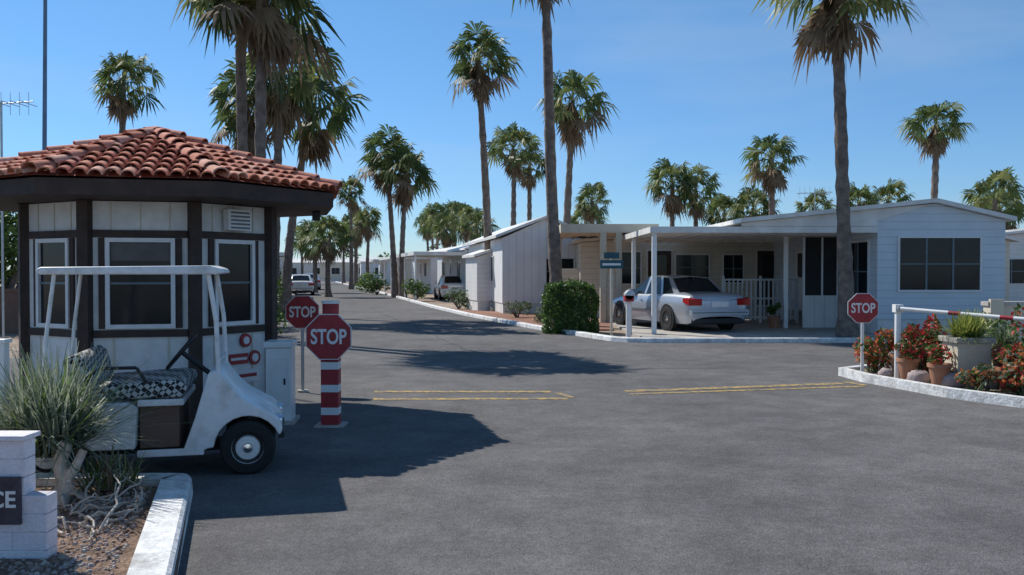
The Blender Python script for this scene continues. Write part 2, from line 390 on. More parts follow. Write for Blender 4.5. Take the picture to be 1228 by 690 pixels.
b.cyl((.30,-Ap-.03,.70),(.30,-Ap-.012,.70),.085,n=20,m='red_paint'); b.cyl((.30,-Ap-.035,.70),(.30,-Ap-.031,.70),.05,n=20,m='sign_white')
b.box(-.08,.20,-Ap-.02,-Ap-.012,.64,.76,'red_paint'); b.box(-.06,.18,-Ap-.025,-Ap-.021,.685,.715,'sign_white')
b.box(-.05,.36,-Ap-.02,-Ap-.012,.42,.57,'sign_white'); b.box(-.02,.33,-Ap-.024,-Ap-.0205,.48,.52,'red_paint')
b.build('notice_plates',be)
ro=B(); eA=2.10; zE=2.66; zT=3.38
ev=octv(eA,zE); ap=Vector((0,0,zT))
for i in range(8): ro.add([ev[i],ev[(i+1)%8],ap],[(0,1,2)],'tile2')
so=octv(eA-.02,2.48); sw_=octv(0.2,2.48)
for i in range(8): ro.add([so[i],so[(i+1)%8],sw_[(i+1)%8],sw_[i]],[(3,2,1,0)],'brown_trim')
e1=octv(eA-.02,2.64)
for i in range(8): ro.add([so[i],so[(i+1)%8],e1[(i+1)%8],e1[i]],[(0,1,2,3)],'brown_trim')
ro.build('roof_deck',be)
ti=B(); rr=random.Random(11)
def tile(b,p0,p1,side,up,r0,r1,m,n=6,th=.018):
    vs=[]
    for p,r in ((p0,r0),(p1,r1)):
        for k in range(n+1):
            t=math.pi*k/n; vs.append(p+side*math.cos(t)*r+up*math.sin(t)*r*.8)
    for k in range(n+1):
        t=math.pi*k/n; vs.append(p0+side*math.cos(t)*(r0-th)+up*math.sin(t)*(r0-th)*.8)
    b.add(vs,[(k,k+1,k+n+2,k+n+1) for k in range(n)],m,True)
    b.add(vs,[(k,k+2*n+2,k+2*n+3,k+1) for k in range(n)],m)
for i in range(8):
    a=ev[i];c=ev[(i+1)%8]; mid=(a+c)/2; side=(c-a).normalized(); up0=(ap-mid); Ls=up0.length; d=up0.normalized(); nrm=side.cross(d).normalized()
    if nrm.z<0: nrm=-nrm
    W=(c-a).length; rows=9; ex=Ls/rows
    for r0 in range(rows):
        s0=r0*ex-.05
        hw=W/2*(1-(r0*ex+ex*.45)/Ls)
        sp=.152
        for k in range(-9,10):
            x=k*sp
            if abs(x)>hw: continue
            p=mid+side*(x+rr.uniform(-.010,.010))+d*(s0+rr.uniform(-.02,.02))+nrm*(.035+rr.uniform(-.004,.012))
            q=mid+side*x+d*(s0+ex*1.1)+nrm*.012
            tile(ti,p,q,side,nrm,.078,.062,'tile%d'%rr.choice([0,0,1,1,2,3]))
    hd=(ap-a); Lh=hd.length; hd.normalize(); hs=hd.cross(Vector((0,0,1))).normalized(); hu=hs.cross(hd).normalized()
    if hu.z<0: hu=-hu
    nh=8
    for k in range(nh):
        p=a+hd*(k*Lh/nh-.04)+hu*(.06+rr.uniform(0,.012)); q=a+hd*((k+1.12)*Lh/nh)+hu*.03
        tile(ti,p,q,hs,hu,.095,.075,'tile%d'%rr.choice([0,1,1,3]))
for k in range(5):
    a=R(72*k); p=Vector((math.cos(a)*.16,math.sin(a)*.16,zT+.0)); tile(ti,p,Vector((0,0,zT+.07)),Vector((-math.sin(a),math.cos(a),0)),Vector((0,0,1)),.1,.05,'tile1')
ti.build('roof_tiles',be)
b=B(); b.M=Matrix.Rotation(R(0)+math.pi/2,4,'Z'); b.box(-.07,.07,-1.96,-1.86,2.36,2.475,'black_plastic'); b.build('eave_lamp_box',be,bevel=.01)

ge=empty('gate_operator_cabinet',(-2.62,10.35,0),R(5))
b=B(); b.box(-.14,.14,-.14,.2,.0,.86,'white_paint'); b.box(-.16,.16,-.16,.22,.86,.93,'white_paint'); b.build('cabinet_body',ge,bevel=.012)
b=B(); b.box(-.1,.1,-.147,-.141,.2,.75,'sign_white'); b.box(.06,.08,-.155,-.148,.45,.52,'black_plastic'); b.box(-.18,.18,-.2,.26,0,.05,'concrete'); b.build('cabinet_door',ge)

# ---------------------------------------------------------------- signs
def octagon_sign(name,loc,rad,zc,post,rot=0,txt=True):
    e=empty(name,loc,rot); b=B()
    def oc(r,y0,y1,m):
        pts=[(r*math.cos(R(22.5+45*i)),zc+r*math.sin(R(22.5+45*i))) for i in range(8)]
        b.prism_y(pts,y0,y1,m)
    oc(rad,-.010,0,'sign_white'); oc(rad*.96,-.014,-.0102,'red_paint'); oc(rad,0.0002,.004,'alu')
    b.build('sign_face',e)
    if txt: text_mesh('stop_lettering','STOP',rad*.84,'sign_white',e,(0,-.016,zc-rad*.02),(R(90),0,0),sx=.72)
    b=B()
    if post=='wide':
        z=.0
        for h,m in zip([.14,.08,.17,.08,.17,.08],['red_paint','sign_white']*3): b.box(-.095,.095,.03,.2,z,z+h,m); z+=h
        b.box(-.095,.095,.03,.2,z,1.13,'red_paint')
        b.cyl((0,.11,1.13),(0,.11,1.36),.09,n=20,m='red_paint'); b.cyl((0,.11,1.36),(0,.11,1.39),.1,n=20,m='sign_white')
        b.box(-.16,.16,-.02,.26,-.0,.03,'concrete')
        b.box(-.03,.03,.004,.03,.9,1.1,'alu')
    else:
        b.box(-.022,.022,.005,.03,0,zc+rad*.6,'alu' if post=='thin' else 'sign_white')
        b.cyl((0,.02,0),(0,.02,.04),.08,n=14,m='concrete')
    b.build('post',e)
    return e
octagon_sign('stop_sign',(-2.0,10.0,0),.27,1.0,'wide')
octagon_sign('stop_sign',(-2.95,12.9,0),.25,1.14,'thin',R(8))
octagon_sign('stop_sign',(5.55,14.5,0),.255,1.13,'thinw',R(-5))
g=empty('barrier_gate',(5.85,13.9,0)); b=B()
b.cyl((0,0,0),(0,0,1.2),.045,n=14,m='white_paint'); b.box(-.06,.06,-.07,.07,1.09,1.21,'white_paint'); b.cyl((0,0,0),(0,0,.05),.1,m='concrete')
b.build('post',g,bevel=.005)
b=B(); p=Vector((0,-.1,1.15)); q=Vector((3.6,-3.9,.86)); n=30
for k in range(n):
    b.cyl(p.lerp(q,k/n),p.lerp(q,(k+1)/n),.03,n=10,m='red_paint' if k in (4,8,13,14,20,21) else 'sign_white',caps=True)
b.cyl((0,.1,1.15),(0.0,-.1,1.15),.05,n=12,m='alu')
b.build('barrier_arm',g)
octs=B(); pts=[(.14*math.cos(R(22.5+45*i)),.99+.14*math.sin(R(22.5+45*i))) for i in range(8)]
octs.M=Matrix.Translation((1.35,-1.55,0)); octs.prism_y(pts,-.02,0,'red_paint'); octs.build('arm_sign',g)

# ---------------------------------------------------------------- golf cart
def wheel(b,c,r,w,side,rim='sign_white',dark=False):
    ax=(0,side,0)
    prof=[(r*.55,-w/2),(r*.9,-w/2),(r*.985,-w*.36),(r,-w*.15),(r,w*.15),(r*.985,w*.36),(r*.9,w/2),(r*.62,w*.5),(r*.58,w*.42)]
    b.lathe(c,ax,prof,30,'rubber')
    b.lathe(c,ax,[(r*.58,w*.42),(r*.57,w*.30),(r*.45,w*.26),(r*.42,w*.38),(r*.2,w*.42),(r*.16,w*.5),(0.001,w*.52)],30,[rim,'black_plastic' if not dark else rim,rim,rim,'chrome','chrome'])
    for k in range(8):
        t=k*math.pi/4; cc=Vector(c)+Vector((math.cos(t)*r*.5,side*w*.29,math.sin(t)*r*.5))
        b.cyl(cc,cc+Vector((0,side*.01,0)),r*.05,n=8,m='black_plastic')
ce=empty('golf_cart',(-3.08,8.03,0),R(14))
b=B(); WX=.75; RX=-.80
for x in (WX,RX):
    for sd in (-1,1): wheel(b,(x,.46*sd,.23),.23,.19,sd)
b.cyl((WX,-.42,.23),(WX,.42,.23),.03,m='black_plastic'); b.cyl((RX,-.42,.23),(RX,.42,.23),.05,m='black_plastic')
b.build('wheels',ce)
def arch(cx,cz,r,a0,a1,n=10): return [(cx+r*math.cos(R(a0+(a1-a0)*k/n)),cz+r*math.sin(R(a0+(a1-a0)*k/n))) for k in range(n+1)]
front=[(.22,.19),(.34,.20),(.43,.24)]+arch(WX,.225,.275,176,22)+[(1.02,.34),(1.035,.38),(1.01,.45),(.93,.52),(.82,.58),(.72,.64),(.64,.72),(.58,.80),(.54,.86),(.49,.89),(.44,.87),(.41,.78),(.33,.50)]
b=B(); b.prism_y(front[::-1],-.54,.54,'cart_white',True)
b.build('front_cowl',ce,bevel=.03,seg=3)
rear=[(-.14,.26),(-.12,.60),(-.18,.64),(-.9,.65),(-1.05,.62),(-1.1,.56),(-1.1,.36),(-1.07,.32)]+arch(RX,.225,.27,158,20)+[(-.47,.26)]
b=B(); b.prism_y(rear,-.54,.54,'cart_white',True); b.build('rear_body',ce,bevel=.025,seg=3)
b=B(); b.box(-.11,.40,-.52,.52,.20,.245,'black_plastic'); b.box(-1.0,.9,-.3,.3,.18,.198,'black_plastic')
b.box(-.11,.20,-.46,.46,.25,.60,'brown_wall'); b.box(-.12,.24,-.52,.52,.605,.66,'cart_white')
b.box(-1.17,-1.105,-.45,.45,.3,.38,'black_plastic')
b.box(-.12,.40,-.545,-.522,.19,.25,'cart_white')
b.build('floor_and_seat_box',ce,bevel=.008)
b=B(); b.prism_y([(-.52,.67),(.22,.67),(.27,.74),(.25,.80),(.16,.82),(-.5,.78)],-.52,.52,'seat_cloth',True)
b.prism_y([(-.56,.72),(-.46,.76),(-.52,1.0),(-.58,1.05),(-.68,1.01),(-.66,.78)],-.52,.52,'seat_cloth',True)
b.build('seat',ce,bevel=.025,seg=3)
b=B(); b.tube([(-.58,-.53,.78),(-.4,-.55,.93),(-.12,-.55,.93),(-.04,-.53,.80)],.014,m='black_plastic')
b.box(-1.06,-.7,-.45,.45,.655,.69,'black_plastic')
b.build('arm_rails',ce)
b=B(); b.cyl((.44,.22,.75),(.16,.22,.98),.022,m='black_plastic')
cc=Vector((.15,.22,.99)); ax=Vector((-.34,0,.28)).normalized(); a=Vector((0,1,0)); c2=ax.cross(a)
ring=[cc+(a*math.cos(t)+c2*math.sin(t))*.19 for t in [2*math.pi*k/24 for k in range(25)]]
b.tube(ring,.016,m='black_plastic')
for t in (0.5,2.6,4.7): b.cyl(cc,cc+(a*math.cos(t)+c2*math.sin(t))*.19,.012,m='black_plastic')
b.build('steering_wheel',ce)
b=B()
for sd in (-.5,.5):
    b.tube([(.52,sd,.82),(.50,sd,1.3),(.44,sd,1.69)],.02,m='cart_white')
    b.tube([(-.84,sd,.62),(-.80,sd,1.2),(-.74,sd,1.69)],.016,m='cart_white')
b.cyl((.515,-.5,.95),(.515,.5,.95),.014,m='cart_white')
b.build('roof_struts',ce)
b=B(); b.prism_y([(-.86,1.70),(-.86,1.735),(-.82,1.75),(.46,1.765),(.54,1.74),(.56,1.70),(.5,1.69),(-.82,1.69)],-.57,.57,'cart_white',True); b.build('roof_canopy',ce,bevel=.015,seg=3)
b=B()
for sd in (-.34,.34): b.cyl((.97,sd,.44),(1.03,sd,.43),.05,n=16,m='chrome')
b.box(1.0,1.05,-.4,.4,.28,.33,'black_plastic')
b.build('headlamps_and_bumper',ce)

# ---------------------------------------------------------------- sedan
def sedan(name,loc,rot,paint='car_silver',sc=1.0):
    e=empty(name,loc,rot); e.scale=(sc,sc,sc)
    st=[(-2.50,.42,.68,.80,.76),(-2.46,.26,.86,.97,.86),(-2.3,.22,.91,1.01,.90),(-1.6,.21,.92,1.03,.915),(-.9,.21,.92,1.03,.92),(0,.21,.90,1.0,.92),
        (.8,.21,.88,.99,.92),(1.3,.21,.84,.95,.91),(1.9,.22,.78,.86,.89),(2.3,.24,.70,.77,.84),(2.42,.30,.58,.64,.74)]
    b=B(); rows=[]
    for x,zl,zs,zt,w in st:
        half=[(w*.90,zl),(w*.985,zl+(zs-zl)*.3),(w,zl+(zs-zl)*.65),(w*.97,zs),(w*.84,zt-.015),(w*.4,zt)]
        rows.append([(x,y,z) for y,z in half]+[(x,0,zt+.008)]+[(x,-y,z) for y,z in half[::-1]])
    n=13; vs=[p for r0 in rows for p in r0]
    fs=[(k*n+i,(k+1)*n+i,(k+1)*n+i+1,k*n+i+1) for k in range(len(st)-1) for i in range(n-1)]
    b.add(vs,fs,paint,True); b.add(vs,[tuple(range(n)),tuple(range((len(st)-1)*n+n-1,(len(st)-1)*n-1,-1))],paint,True)
    o=b.build('body',e); 
    import bmesh
    bm=bmesh.new(); bm.from_mesh(o.data); bmesh.ops.remove_doubles(bm,verts=bm.verts,dist=1e-5); bmesh.ops.recalc_face_normals(bm,faces=bm.faces); bm.to_mesh(o.data); bm.free()
    md=o.modifiers.new('s','SUBSURF'); md.levels=2; md.render_levels=2
    g=B()
    bot=[(-1.58,.64),(-1.52,.78),(-1.02,.83),(-.92,.83),(-.05,.83),(0.05,.83),(.9,.79),(1.12,.64)]
    top=[(-1.02,.54),(-.98,.63),(-.74,.66),(-.64,.66),(-.09,.66),(.01,.66),(.20,.63),(.30,.54)]
    zb=[1.0,.97,.96,.96,.95,.95,.94,.95]
    zt_=[1.38,1.395,1.41,1.415,1.43,1.43,1.41,1.395]
    for sgn in (1,-1):
        for k in range(7):
            p=[(bot[k][0],sgn*bot[k][1],zb[k]),(bot[k+1][0],sgn*bot[k+1][1],zb[k+1]),(top[k+1][0],sgn*top[k+1][1],zt_[k+1]),(top[k][0],sgn*top[k][1],zt_[k])]
            mm=['%s'%paint,'glass',paint,'glass',paint,'glass',paint][k]
            g.add(p,[(0,1,2,3) if sgn<0 else (3,2,1,0)],mm,False)
    g.add([(bot[0][0],.64,1.0),(bot[0][0],-.64,1.0),(top[0][0],-.54,1.38),(top[0][0],.54,1.38)],[(0,1,2,3)],'glass')
    g.add([(1.12,-.64,.95),(1.12,.64,.95),(.30,.54,1.395),(.30,-.54,1.395)],[(0,1,2,3)],'glass')
    tp=[(t[0],t[1],z) for t,z in zip(top,zt_)]
    for k in range(7):
        a,c=tp[k],tp[k+1]
        g.add([(a[0],a[1],a[2]),(c[0],c[1],c[2]),(c[0],0,c[2]+.04),(a[0],0,a[2]+.035),(a[0],-a[1],a[2]),(c[0],-c[1],c[2])],[(0,3,2,1),(3,4,5,2)],paint,True)
    g.build('cabin',e)
    w=B()
    for x in (-1.40,1.46):
        for sd in (-1,1):
            wheel(w,(x,.83*sd,.325),.325,.22,sd,'alu',True)
            w.cyl((x,sd*.90,.34),(x,sd*.925,.34),.375,n=28,m='black_plastic')
    w.build('wheels',e)
    d=B()
    for sd in (-1,1):
        d.prism_y([(-2.515,.70),(-2.515,.86),(-2.40,.90),(-2.2,.88),(-2.2,.78)],sd*.52 if sd>0 else -.90,.90 if sd>0 else -.52,'tail_red')
        d.box(.55,.75,sd*.86 if sd>0 else -1.0,1.0 if sd>0 else -.86,.96,1.07,paint)
        d.box(-.95,-.8,sd*.925-.008,sd*.925+.008,.78,.80,'chrome'); d.box(.0,.15,sd*.925-.008,sd*.925+.008,.78,.80,'chrome')
        d.box(-1.0,1.0,sd*.93-.006,sd*.93+.006,.52,.55,'mullion')
    d.box(-2.54,-2.48,-.24,.24,.66,.79,'sign_white'); d.box(-2.52,-2.47,-.50,.50,.83,.85,'chrome')
    d.box(-2.56,-2.36,-.84,.84,.44,.58,paint); d.box(-2.565,-2.561,-.80,.80,.50,.53,'mullion'); d.box(-2.46,-2.35,-.78,.78,.24,.36,'black_plastic')
    d.box(-2.3,2.3,-.8,.8,.2,.24,'black_plastic')
    for sd in (-1,1): d.box(2.2,2.41,sd*.62-.16,sd*.62+.16,.58,.68,'chrome')
    d.build('lamps_and_trim',e,bevel=.01)
    return e
sedan('parked_sedan',(4.72,27.1,.06),R(90+19),sc=1.05)

# ---------------------------------------------------------------- mobile homes
def home(name,loc,rot,W,L_,h,ridge,wall,roofm='roof_white',wins=(),doors=(),over=.25,ridge_x=0,eave_l=None,hl=None,skirt='white_wall',door_m='white_paint'):
    e=empty(name,loc,rot); x0,x1=-W/2,W/2
    b=B(); b.prism_y([(x0,.45),(x1,.45),(x1,h),(ridge_x,ridge-.06),(x0,h)],0,L_,wall); b.build('walls',e)
    b=B(); b.box(x0+.03,x1-.03,.03,L_-.03,0,.448,skirt); b.build('skirting',e)
    b=B(); el=x0-over if eave_l is None else eave_l; hl2=h+.0 if hl is None else hl
    sl=(ridge-h)/(x1-ridge_x)
    zr=h-sl*over*0.6
    b.prism_y([(el,hl2),(ridge_x,ridge-.05),(x1+over,zr),(x1+over,zr+.11),(ridge_x,ridge+.06),(el,hl2+.11)],-over,L_+over,roofm)
    b.build('roof',e)
    g=B()
    def place(face):
        if face=='f': return Matrix.Identity(4)
        if face=='b': return Matrix.Translation((0,L_,0))@Matrix.Rotation(math.pi,4,'Z')
        if face=='l': return Matrix.Translation((x0,L_/2,0))@Matrix.Rotation(-math.pi/2,4,'Z')
        if face=='r': return Matrix.Translation((x1,L_/2,0))@Matrix.Rotation(math.pi/2,4,'Z')
    for face,c,w,z0,z1,nm in wins:
        g.M=place(face); a0,a1=c-w/2,c+w/2; f=.05
        for q in [(a0-f,a0,z0-f,z1+f),(a1,a1+f,z0-f,z1+f),(a0,a1,z0-f,z0),(a0,a1,z1,z1+f)]:
            g.box(q[0],q[1],-.05,-.001,q[2],q[3],'sign_white')
        g.box(a0+.002,a1-.002,-.015,-.001,z0+.002,z1-.002,'glass')
        for k in range(1,nm):
            x=a0+w*k/nm; g.box(x-.025,x+.025,-.035,-.016,z0+.003,z1-.003,'mullion')
        g.box(a0+.003,a1-.003,-.03,-.016,(z0+z1)/2-.015,(z0+z1)/2+.015,'mullion')
    if wins: g.build('windows',e)
    g=B()
    for face,c,w in doors:
        g.M=place(face); g.box(c-w/2-.05,c+w/2+.05,-.03,-.001,.45,2.5,'sign_white'); g.box(c-w/2,c+w/2,-.045,-.031,.47,2.45,door_m)
        g.box(c-w*.3,c+w*.3,-.05,-.046,1.5,2.3,'glass'); g.box(c-w*.6,c+w*.6,-.7,-.05,.0,.2,'concrete'); g.box(c-w*.55,c+w*.55,-.4,-.05,.2,.4,'concrete')
    if doors: g.build('door',e)
    return e
def awning(name,parent,x0,x1,y0,y1,z,posts,th=.16,m='roof_white',pm='white_paint',pr=.05):
    b=B(); b.box(x0,x1,y0,y1,z+.03,z+th-.03,m); b.box(x0-.03,x1+.03,y0-.03,y0,z,z+th,m); b.box(x0-.03,x0,y0,y1,z,z+th,m)
    k=x0+.3
    while k<x1: b.box(k,k+.06,y0+.02,y1,z-.01,z+.03,m); k+=.4
    b.build('awning_roof',parent)
    b=B()
    for px,py in posts: b.box(px-pr,px+pr,py-pr,py+pr,.0,z,pm)
    b.build('awning_posts',parent,bevel=.006)

hA=home('mobile_home',(11.25,24.05,0),0,3.35,13,3.05,3.55,'blue_siding',wins=[('f',-.05,2.1,1.22,2.58,3),('l',5.2,1.5,.9,2.5,2),('l',2.4,1.4,1.1,2.4,2),('l',-4,1.0,1.3,2.3,2)],doors=[('l',0.2,.9)],
     eave_l=-5.3,hl=2.98,over=.2,ridge_x=-.2)
awning('a',hA,-7.6,-1.7,.0,8.6,2.72,[(-7.5,.15),(-7.5,4.2),(-7.5,8.3),(-3.3,2.6)],pm='white_paint',pr=.06)
b=B(); b.prism_y([(-5.25,2.885),(-1.68,2.885),(-1.68,3.345),(-5.25,2.975)],-.045,-.003,'roof_white'); b.prism_y([(-1.678,3.035),(-.22,3.475),(-1.678,3.342)],-.045,-.003,'roof_white'); b.build('gable_infill',hA)
b=B()
b.box(-2.7,-1.7,2.8,2.86,.06,1.0,'white_panel'); b.box(-2.7,-1.7,2.81,2.85,1.0,2.7,'screen_dark')
for x in (-2.73,-2.2,-1.75): b.box(x,x+.05,2.78,2.88,.06,2.7,'white_paint')
b.build('screened_porch',hA)
home('mobile_home',(6.9,33.6,0),0,8.8,4,2.75,3.2,'cream_siding',wins=[('f',-2.6,.8,1.25,2.4,1),('f',1.2,.7,1.3,2.3,2),('f',-.3,1.2,1.4,2.3,2)],doors=[('f',-1.5,.85),('f',2.5,.85)],door_m='brown_trim')
fe=empty('lattice_fence',(6.75,29.2,.06)); b=B()
for k in range(17): b.box(k*.14,k*.14+.05,0,.02,.1,1.35,'white_paint')
for z in (.15,.75,1.35): b.box(0,2.3,.021,.05,z,z+.06,'white_paint')
for x in (-.06,1.13,2.3): b.box(x,x+.07,-.02,.06,0,1.5,'white_paint')
b.build('pickets',fe)
for x,y,s in ((6.2,30.5,.5),(7.6,26.6,.35),(3.9,31.8,.5)):
    e=empty('potted_plant',(x,y,.06)); b=B(); b.lathe((0,0,0),(0,0,1),[(.001,0),(.12,0),(.17,.3),(.19,.3),(.19,.35),(.15,.35),(.001,.32)],18,'terracotta_pot'); leafcloud(b,(0,0,.35+s*.6),(s*.6,s*.6,s*.6),300,.06,['leaf','leaf_lt'],random.Random(4),5); b.build('pot_and_leaves',e)
hB=home('mobile_home',(1.35,36.2,0),R(9),3.5,12,3.0,3.85,'white_panel',wins=[('f',.55,1.1,1.2,2.2,2),('l',3,1.2,1.3,2.3,2),('l',-1.5,1.2,1.3,2.3,2)],doors=[('l',1,.9)],over=.3)
cb=empty('carport',(1.6,29.6,0)); awning('a',cb,0,3.1,0,6,2.95,[],th=.28,m='beige')
b=B()
for x,y in ((1.35,.1),(1.85,.1),(.2,5.6),(2.9,5.6)): b.box(x-.1,x+.1,y-.1,y+.1,0,2.95,'beige')
b.box(1.46,1.74,.08,.12,0,1.6,'cream_siding'); b.box(.2,1.25,4.5,4.56,0,1.8,'cream_siding')
b.build('columns',cb,bevel=.01)
sh=home('garden_shed',(-.55,39,0),R(12),1.9,3,2.3,2.7,'white_siding',doors=[('f',0,.8)],over=.15)
def rowhome(x,y,rot,W,L_,h,r_,wall,aw=True):
    e=home('mobile_home',(x,y,0),rot,W,L_,h,r_,wall,wins=[('f',0,1.6,1.2,2.3,3),('l',L_/4,1.2,1.3,2.3,2),('l',-L_/4,1.2,1.3,2.3,2),('r',L_/4,1.2,1.3,2.3,2),('r',-L_/4,1.2,1.3,2.3,2)],doors=[('l',0,.9),('r',0,.9)])
    if aw: awning('a',e,-W/2-3.0,-W/2-.02,.4,L_-2,2.6,[(-W/2-2.9,.6),(-W/2-2.9,L_/2),(-W/2-2.9,L_-2.2)],th=.2)
    return e
rowhome(-.6,52,R(13),3.8,12,2.9,3.5,'ltgrey_siding')
rowhome(-4.2,69,R(13),3.8,12,2.9,3.5,'white_siding')
rowhome(-8.0,86,R(13),3.8,12,2.9,3.5,'cream_siding')
rowhome(-12.5,106,R(13),3.8,12,2.9,3.5,'blue_siding')
rowhome(7,54,R(5),4,14,3,3.6,'white_siding',False)
rowhome(14,50,R(0),4.2,14,3,3.6,'cream_siding',False)
home('mobile_home',(23.6,38,0),R(0),10,12,3,3.6,'white_siding',wins=[('f',-3.2,1.6,1.2,2.2,3),('f',0,1.6,1.2,2.2,3)])
home('mobile_home',(16.2,33,0),R(0),3.4,12,2.8,3.3,'cream_siding',wins=[('f',0,1.6,1.2,2.2,3)])
def rowleft(x,y,wall):
    e=home('mobile_home',(x,y,0),R(13),3.8,12,2.9,3.5,wall,wins=[('f',0,1.6,1.2,2.3,3),('r',3,1.2,1.3,2.3,2),('r',-3,1.2,1.3,2.3,2)],doors=[('r',0,.9)])
    awning('a',e,1.92,4.6,.4,9,2.6,[(4.5,.6),(4.5,4.5),(4.5,8.8)],th=.2)
rowleft(-17.5,52,'blue_siding'); rowleft(-22,70,'white_siding'); rowleft(-27,90,'ltgrey_siding'); rowleft(-33,112,'blue_siding'); rowleft(-15.5,36,'white_siding')
for i,(x,y) in enumerate([(-38,150),(-30,155),(-22,150),(-14,140),(-46,158)]):
    home('mobile_home',(x,y,0),R(80+i*7),4.2,9,3,3.7,['blue_siding','white_siding','cream_siding'][i%3],wins=[('r',2,1.3,1.2,2.2,2),('l',-2,1.3,1.2,2.2,2),('l',2,1.3,1.2,2.2,2)])
sedan('parked_car',(-15.2,66,0),R(103),'car_white'); sedan('parked_car',(-3.6,55.2,0),R(100),'car_white')
sedan('parked_car',(-18.5,84,0),R(103),'car_silver')

b=B(); b.box(-24,-10.5,25,25.2,0,1.15,'brown_wall'); b.box(-24.03,-10.47,24.96,25.24,1.15,1.23,'brown_wall'); b.build('block_wall')
b=B(); b.box(9.15,20,17.6,17.8,0,1.05,'beige'); b.box(9.12,20,17.56,17.84,1.05,1.13,'concrete')
for k in range(7): b.box(9.15+k*1.6,9.4+k*1.6,17.52,17.6,0,1.18,'beige')
b.build('boundary_wall')

b=B(); b.box(-.46,.46,-.36,.36,0.05,1.1,'leaf'); rr=random.Random(5)
leafcloud(b,(0,0,.68),(.72,.60,.70),6000,.058,['leaf','leaf','leaf_lt'],rr,box=True)
leafcloud(b,(0,0,.9),(.74,.62,.55),900,.055,['leaf','leaf_lt','leaf_lt'],rr,12)
b.build('hedge',loc=(1.62,25.4,0))
e=empty('street_name_sign',(2.6,24.0,0)); b=B(); b.box(-.03,.03,-.03,.03,0,2.15,'beige'); b.box(-.30,.30,-.045,-.031,1.78,2.0,'sign_teal'); b.box(-.24,.24,-.05,-.046,1.86,1.92,'sign_white')
b.box(-.2,.2,-.045,-.031,2.04,2.2,'sign_teal'); b.build('post_and_board',e)
for x,y,c in ((2.95,23.2,'white_paint'),(3.15,24.6,'beige')):
    e=empty('mailbox',(x,y,0)); b=B(); b.box(-.06,.06,-.06,.06,0,.95,c); b.box(-.11,.11,-.2,.2,.95,1.1,'red_paint' if c=='white_paint' else 'alu')
    b.lathe((0,-.2,1.1),(0,1,0),[(0.001,0),(.11,0),(.11,.4),(0.001,.4)],16,'alu'); b.build('box_and_post',e,bevel=.005)

def shrub(x,y,rx,rz,n,mats,size=.06,name='shrub',zc=None):
    b=B(); q=random.Random(int(x*13+y*7)); zz=rz if zc is None else zc
    for k in range(6):
        a=q.uniform(0,6.28); b.tube([(0,0,0),(math.cos(a)*rx*.3,math.sin(a)*rx*.3,zz*.5),(math.cos(a)*rx*.7,math.sin(a)*rx*.7,zz*1.2)],[.02+.03*rx,.015+.02*rx,.006+.005*rx],5,'trunk')
    leafcloud(b,(0,0,zz),(rx,rx,rz),n,size,mats,q,9)
    return b.build(name,loc=(x,y,0))
shrub(-6.6,24,.7,.65,1500,['leaf','leaf_lt']); shrub(-7.6,28,.8,.7,1400,['leaf','leaf_lt'],.07); shrub(-9.3,35,.9,.8,1400,['leaf','leaf_lt'],.08)
shrub(-6.3,20.2,.5,.5,1200,['leaf_lt','leaf']); shrub(-12.5,46,1.1,.9,1200,['leaf','leaf_lt'],.1); shrub(-16.5,62,1.3,1.1,1000,['leaf'],.12)
shrub(-2.4,41.5,.7,.5,700,['leaf','sage'],.07); shrub(-5.5,52,.9,.6,700,['leaf','leaf_lt'],.09); shrub(1.0,29.6,.4,.3,500,['sage','leaf'],.05); shrub(.2,33,.5,.35,500,['sage','leaf'],.05)
shrub(-9.7,66,1,.8,600,['leaf'],.12); shrub(-12,76,1,.8,600,['leaf_lt'],.12)
shrub(-15.2,27,2.0,1.9,4800,['leaf','leaf_lt'],.11,'broadleaf_tree',2.5)
shrub(-17.5,28.5,2.2,2.0,4500,['leaf','leaf_lt'],.12,'broadleaf_tree',2.7)
shrub(-8.6,27.5,1.1,1.3,2200,['leaf','leaf_lt'],.08,'broadleaf_tree',2.0)

# ---------------------------------------------------------------- palms
palm(-15.7,37,9.3,1.5)
palm(-6.1,22.2,8.65,1.95,.17,(0.05,.0)); palm(-7.0,23.6,9.5,1.9,.17,(.15,0))
palm(-8.2,31.5,8.7,2.0,.19,(.35,0)); palm(-9.2,32.5,7.4,1.75,.18,(-.1,0),skirt=1); palm(-8.5,34.5,7.9,2.0,.18,(.9,0))
palm(-14.9,85,9.0,1.7); palm(-12.0,60,4.0,1.7); palm(-13.8,88,6.5,1.7); palm(-15.5,72,4.2,1.8)
palm(-7.5,59,9.0,2.3,.2,(-.6,0),skirt=1); palm(-6.9,58,7.9,2.2,.2,(.1,0),skirt=1.5)
palm(-.95,39.6,10.7,1.75,.19,(-.5,0),skirt=.8)
palm(1.45,28.6,11.9,1.9,.2,(-.6,0),skirt=1)
palm(2.5,42,9.4,1.8,.2,(.2,0),5,skirt=1); palm(0.2,55,9.0,1.9,.2,(-.2,0)); palm(1.1,58,8.3,1.5)
palm(5.2,60,6.3,1.4); palm(9.6,55,6.9,1.8); palm(11.2,56,6.6,1.6); palm(12.8,45,7.2,1.6,.2,(-.1,0),5); palm(12.6,48,5.0,1.4)
palm(8.42,23.0,8.85,1.9,.19,(-.4,0),5,skirt=1)
palm(19.3,42,8.4,1.6,.2,(0,0),5,skirt=.8); palm(24.2,46,5.3,1.6); palm(20.5,50,5.5,1.4); palm(18.5,49,5.3,1.2); palm(15.8,48,5.0,1.1); palm(12,52,5.0,1.3)
palm(26.5,50,5.0,1.5); palm(6.0,75,5.8,1.8)
q=random.Random(21)
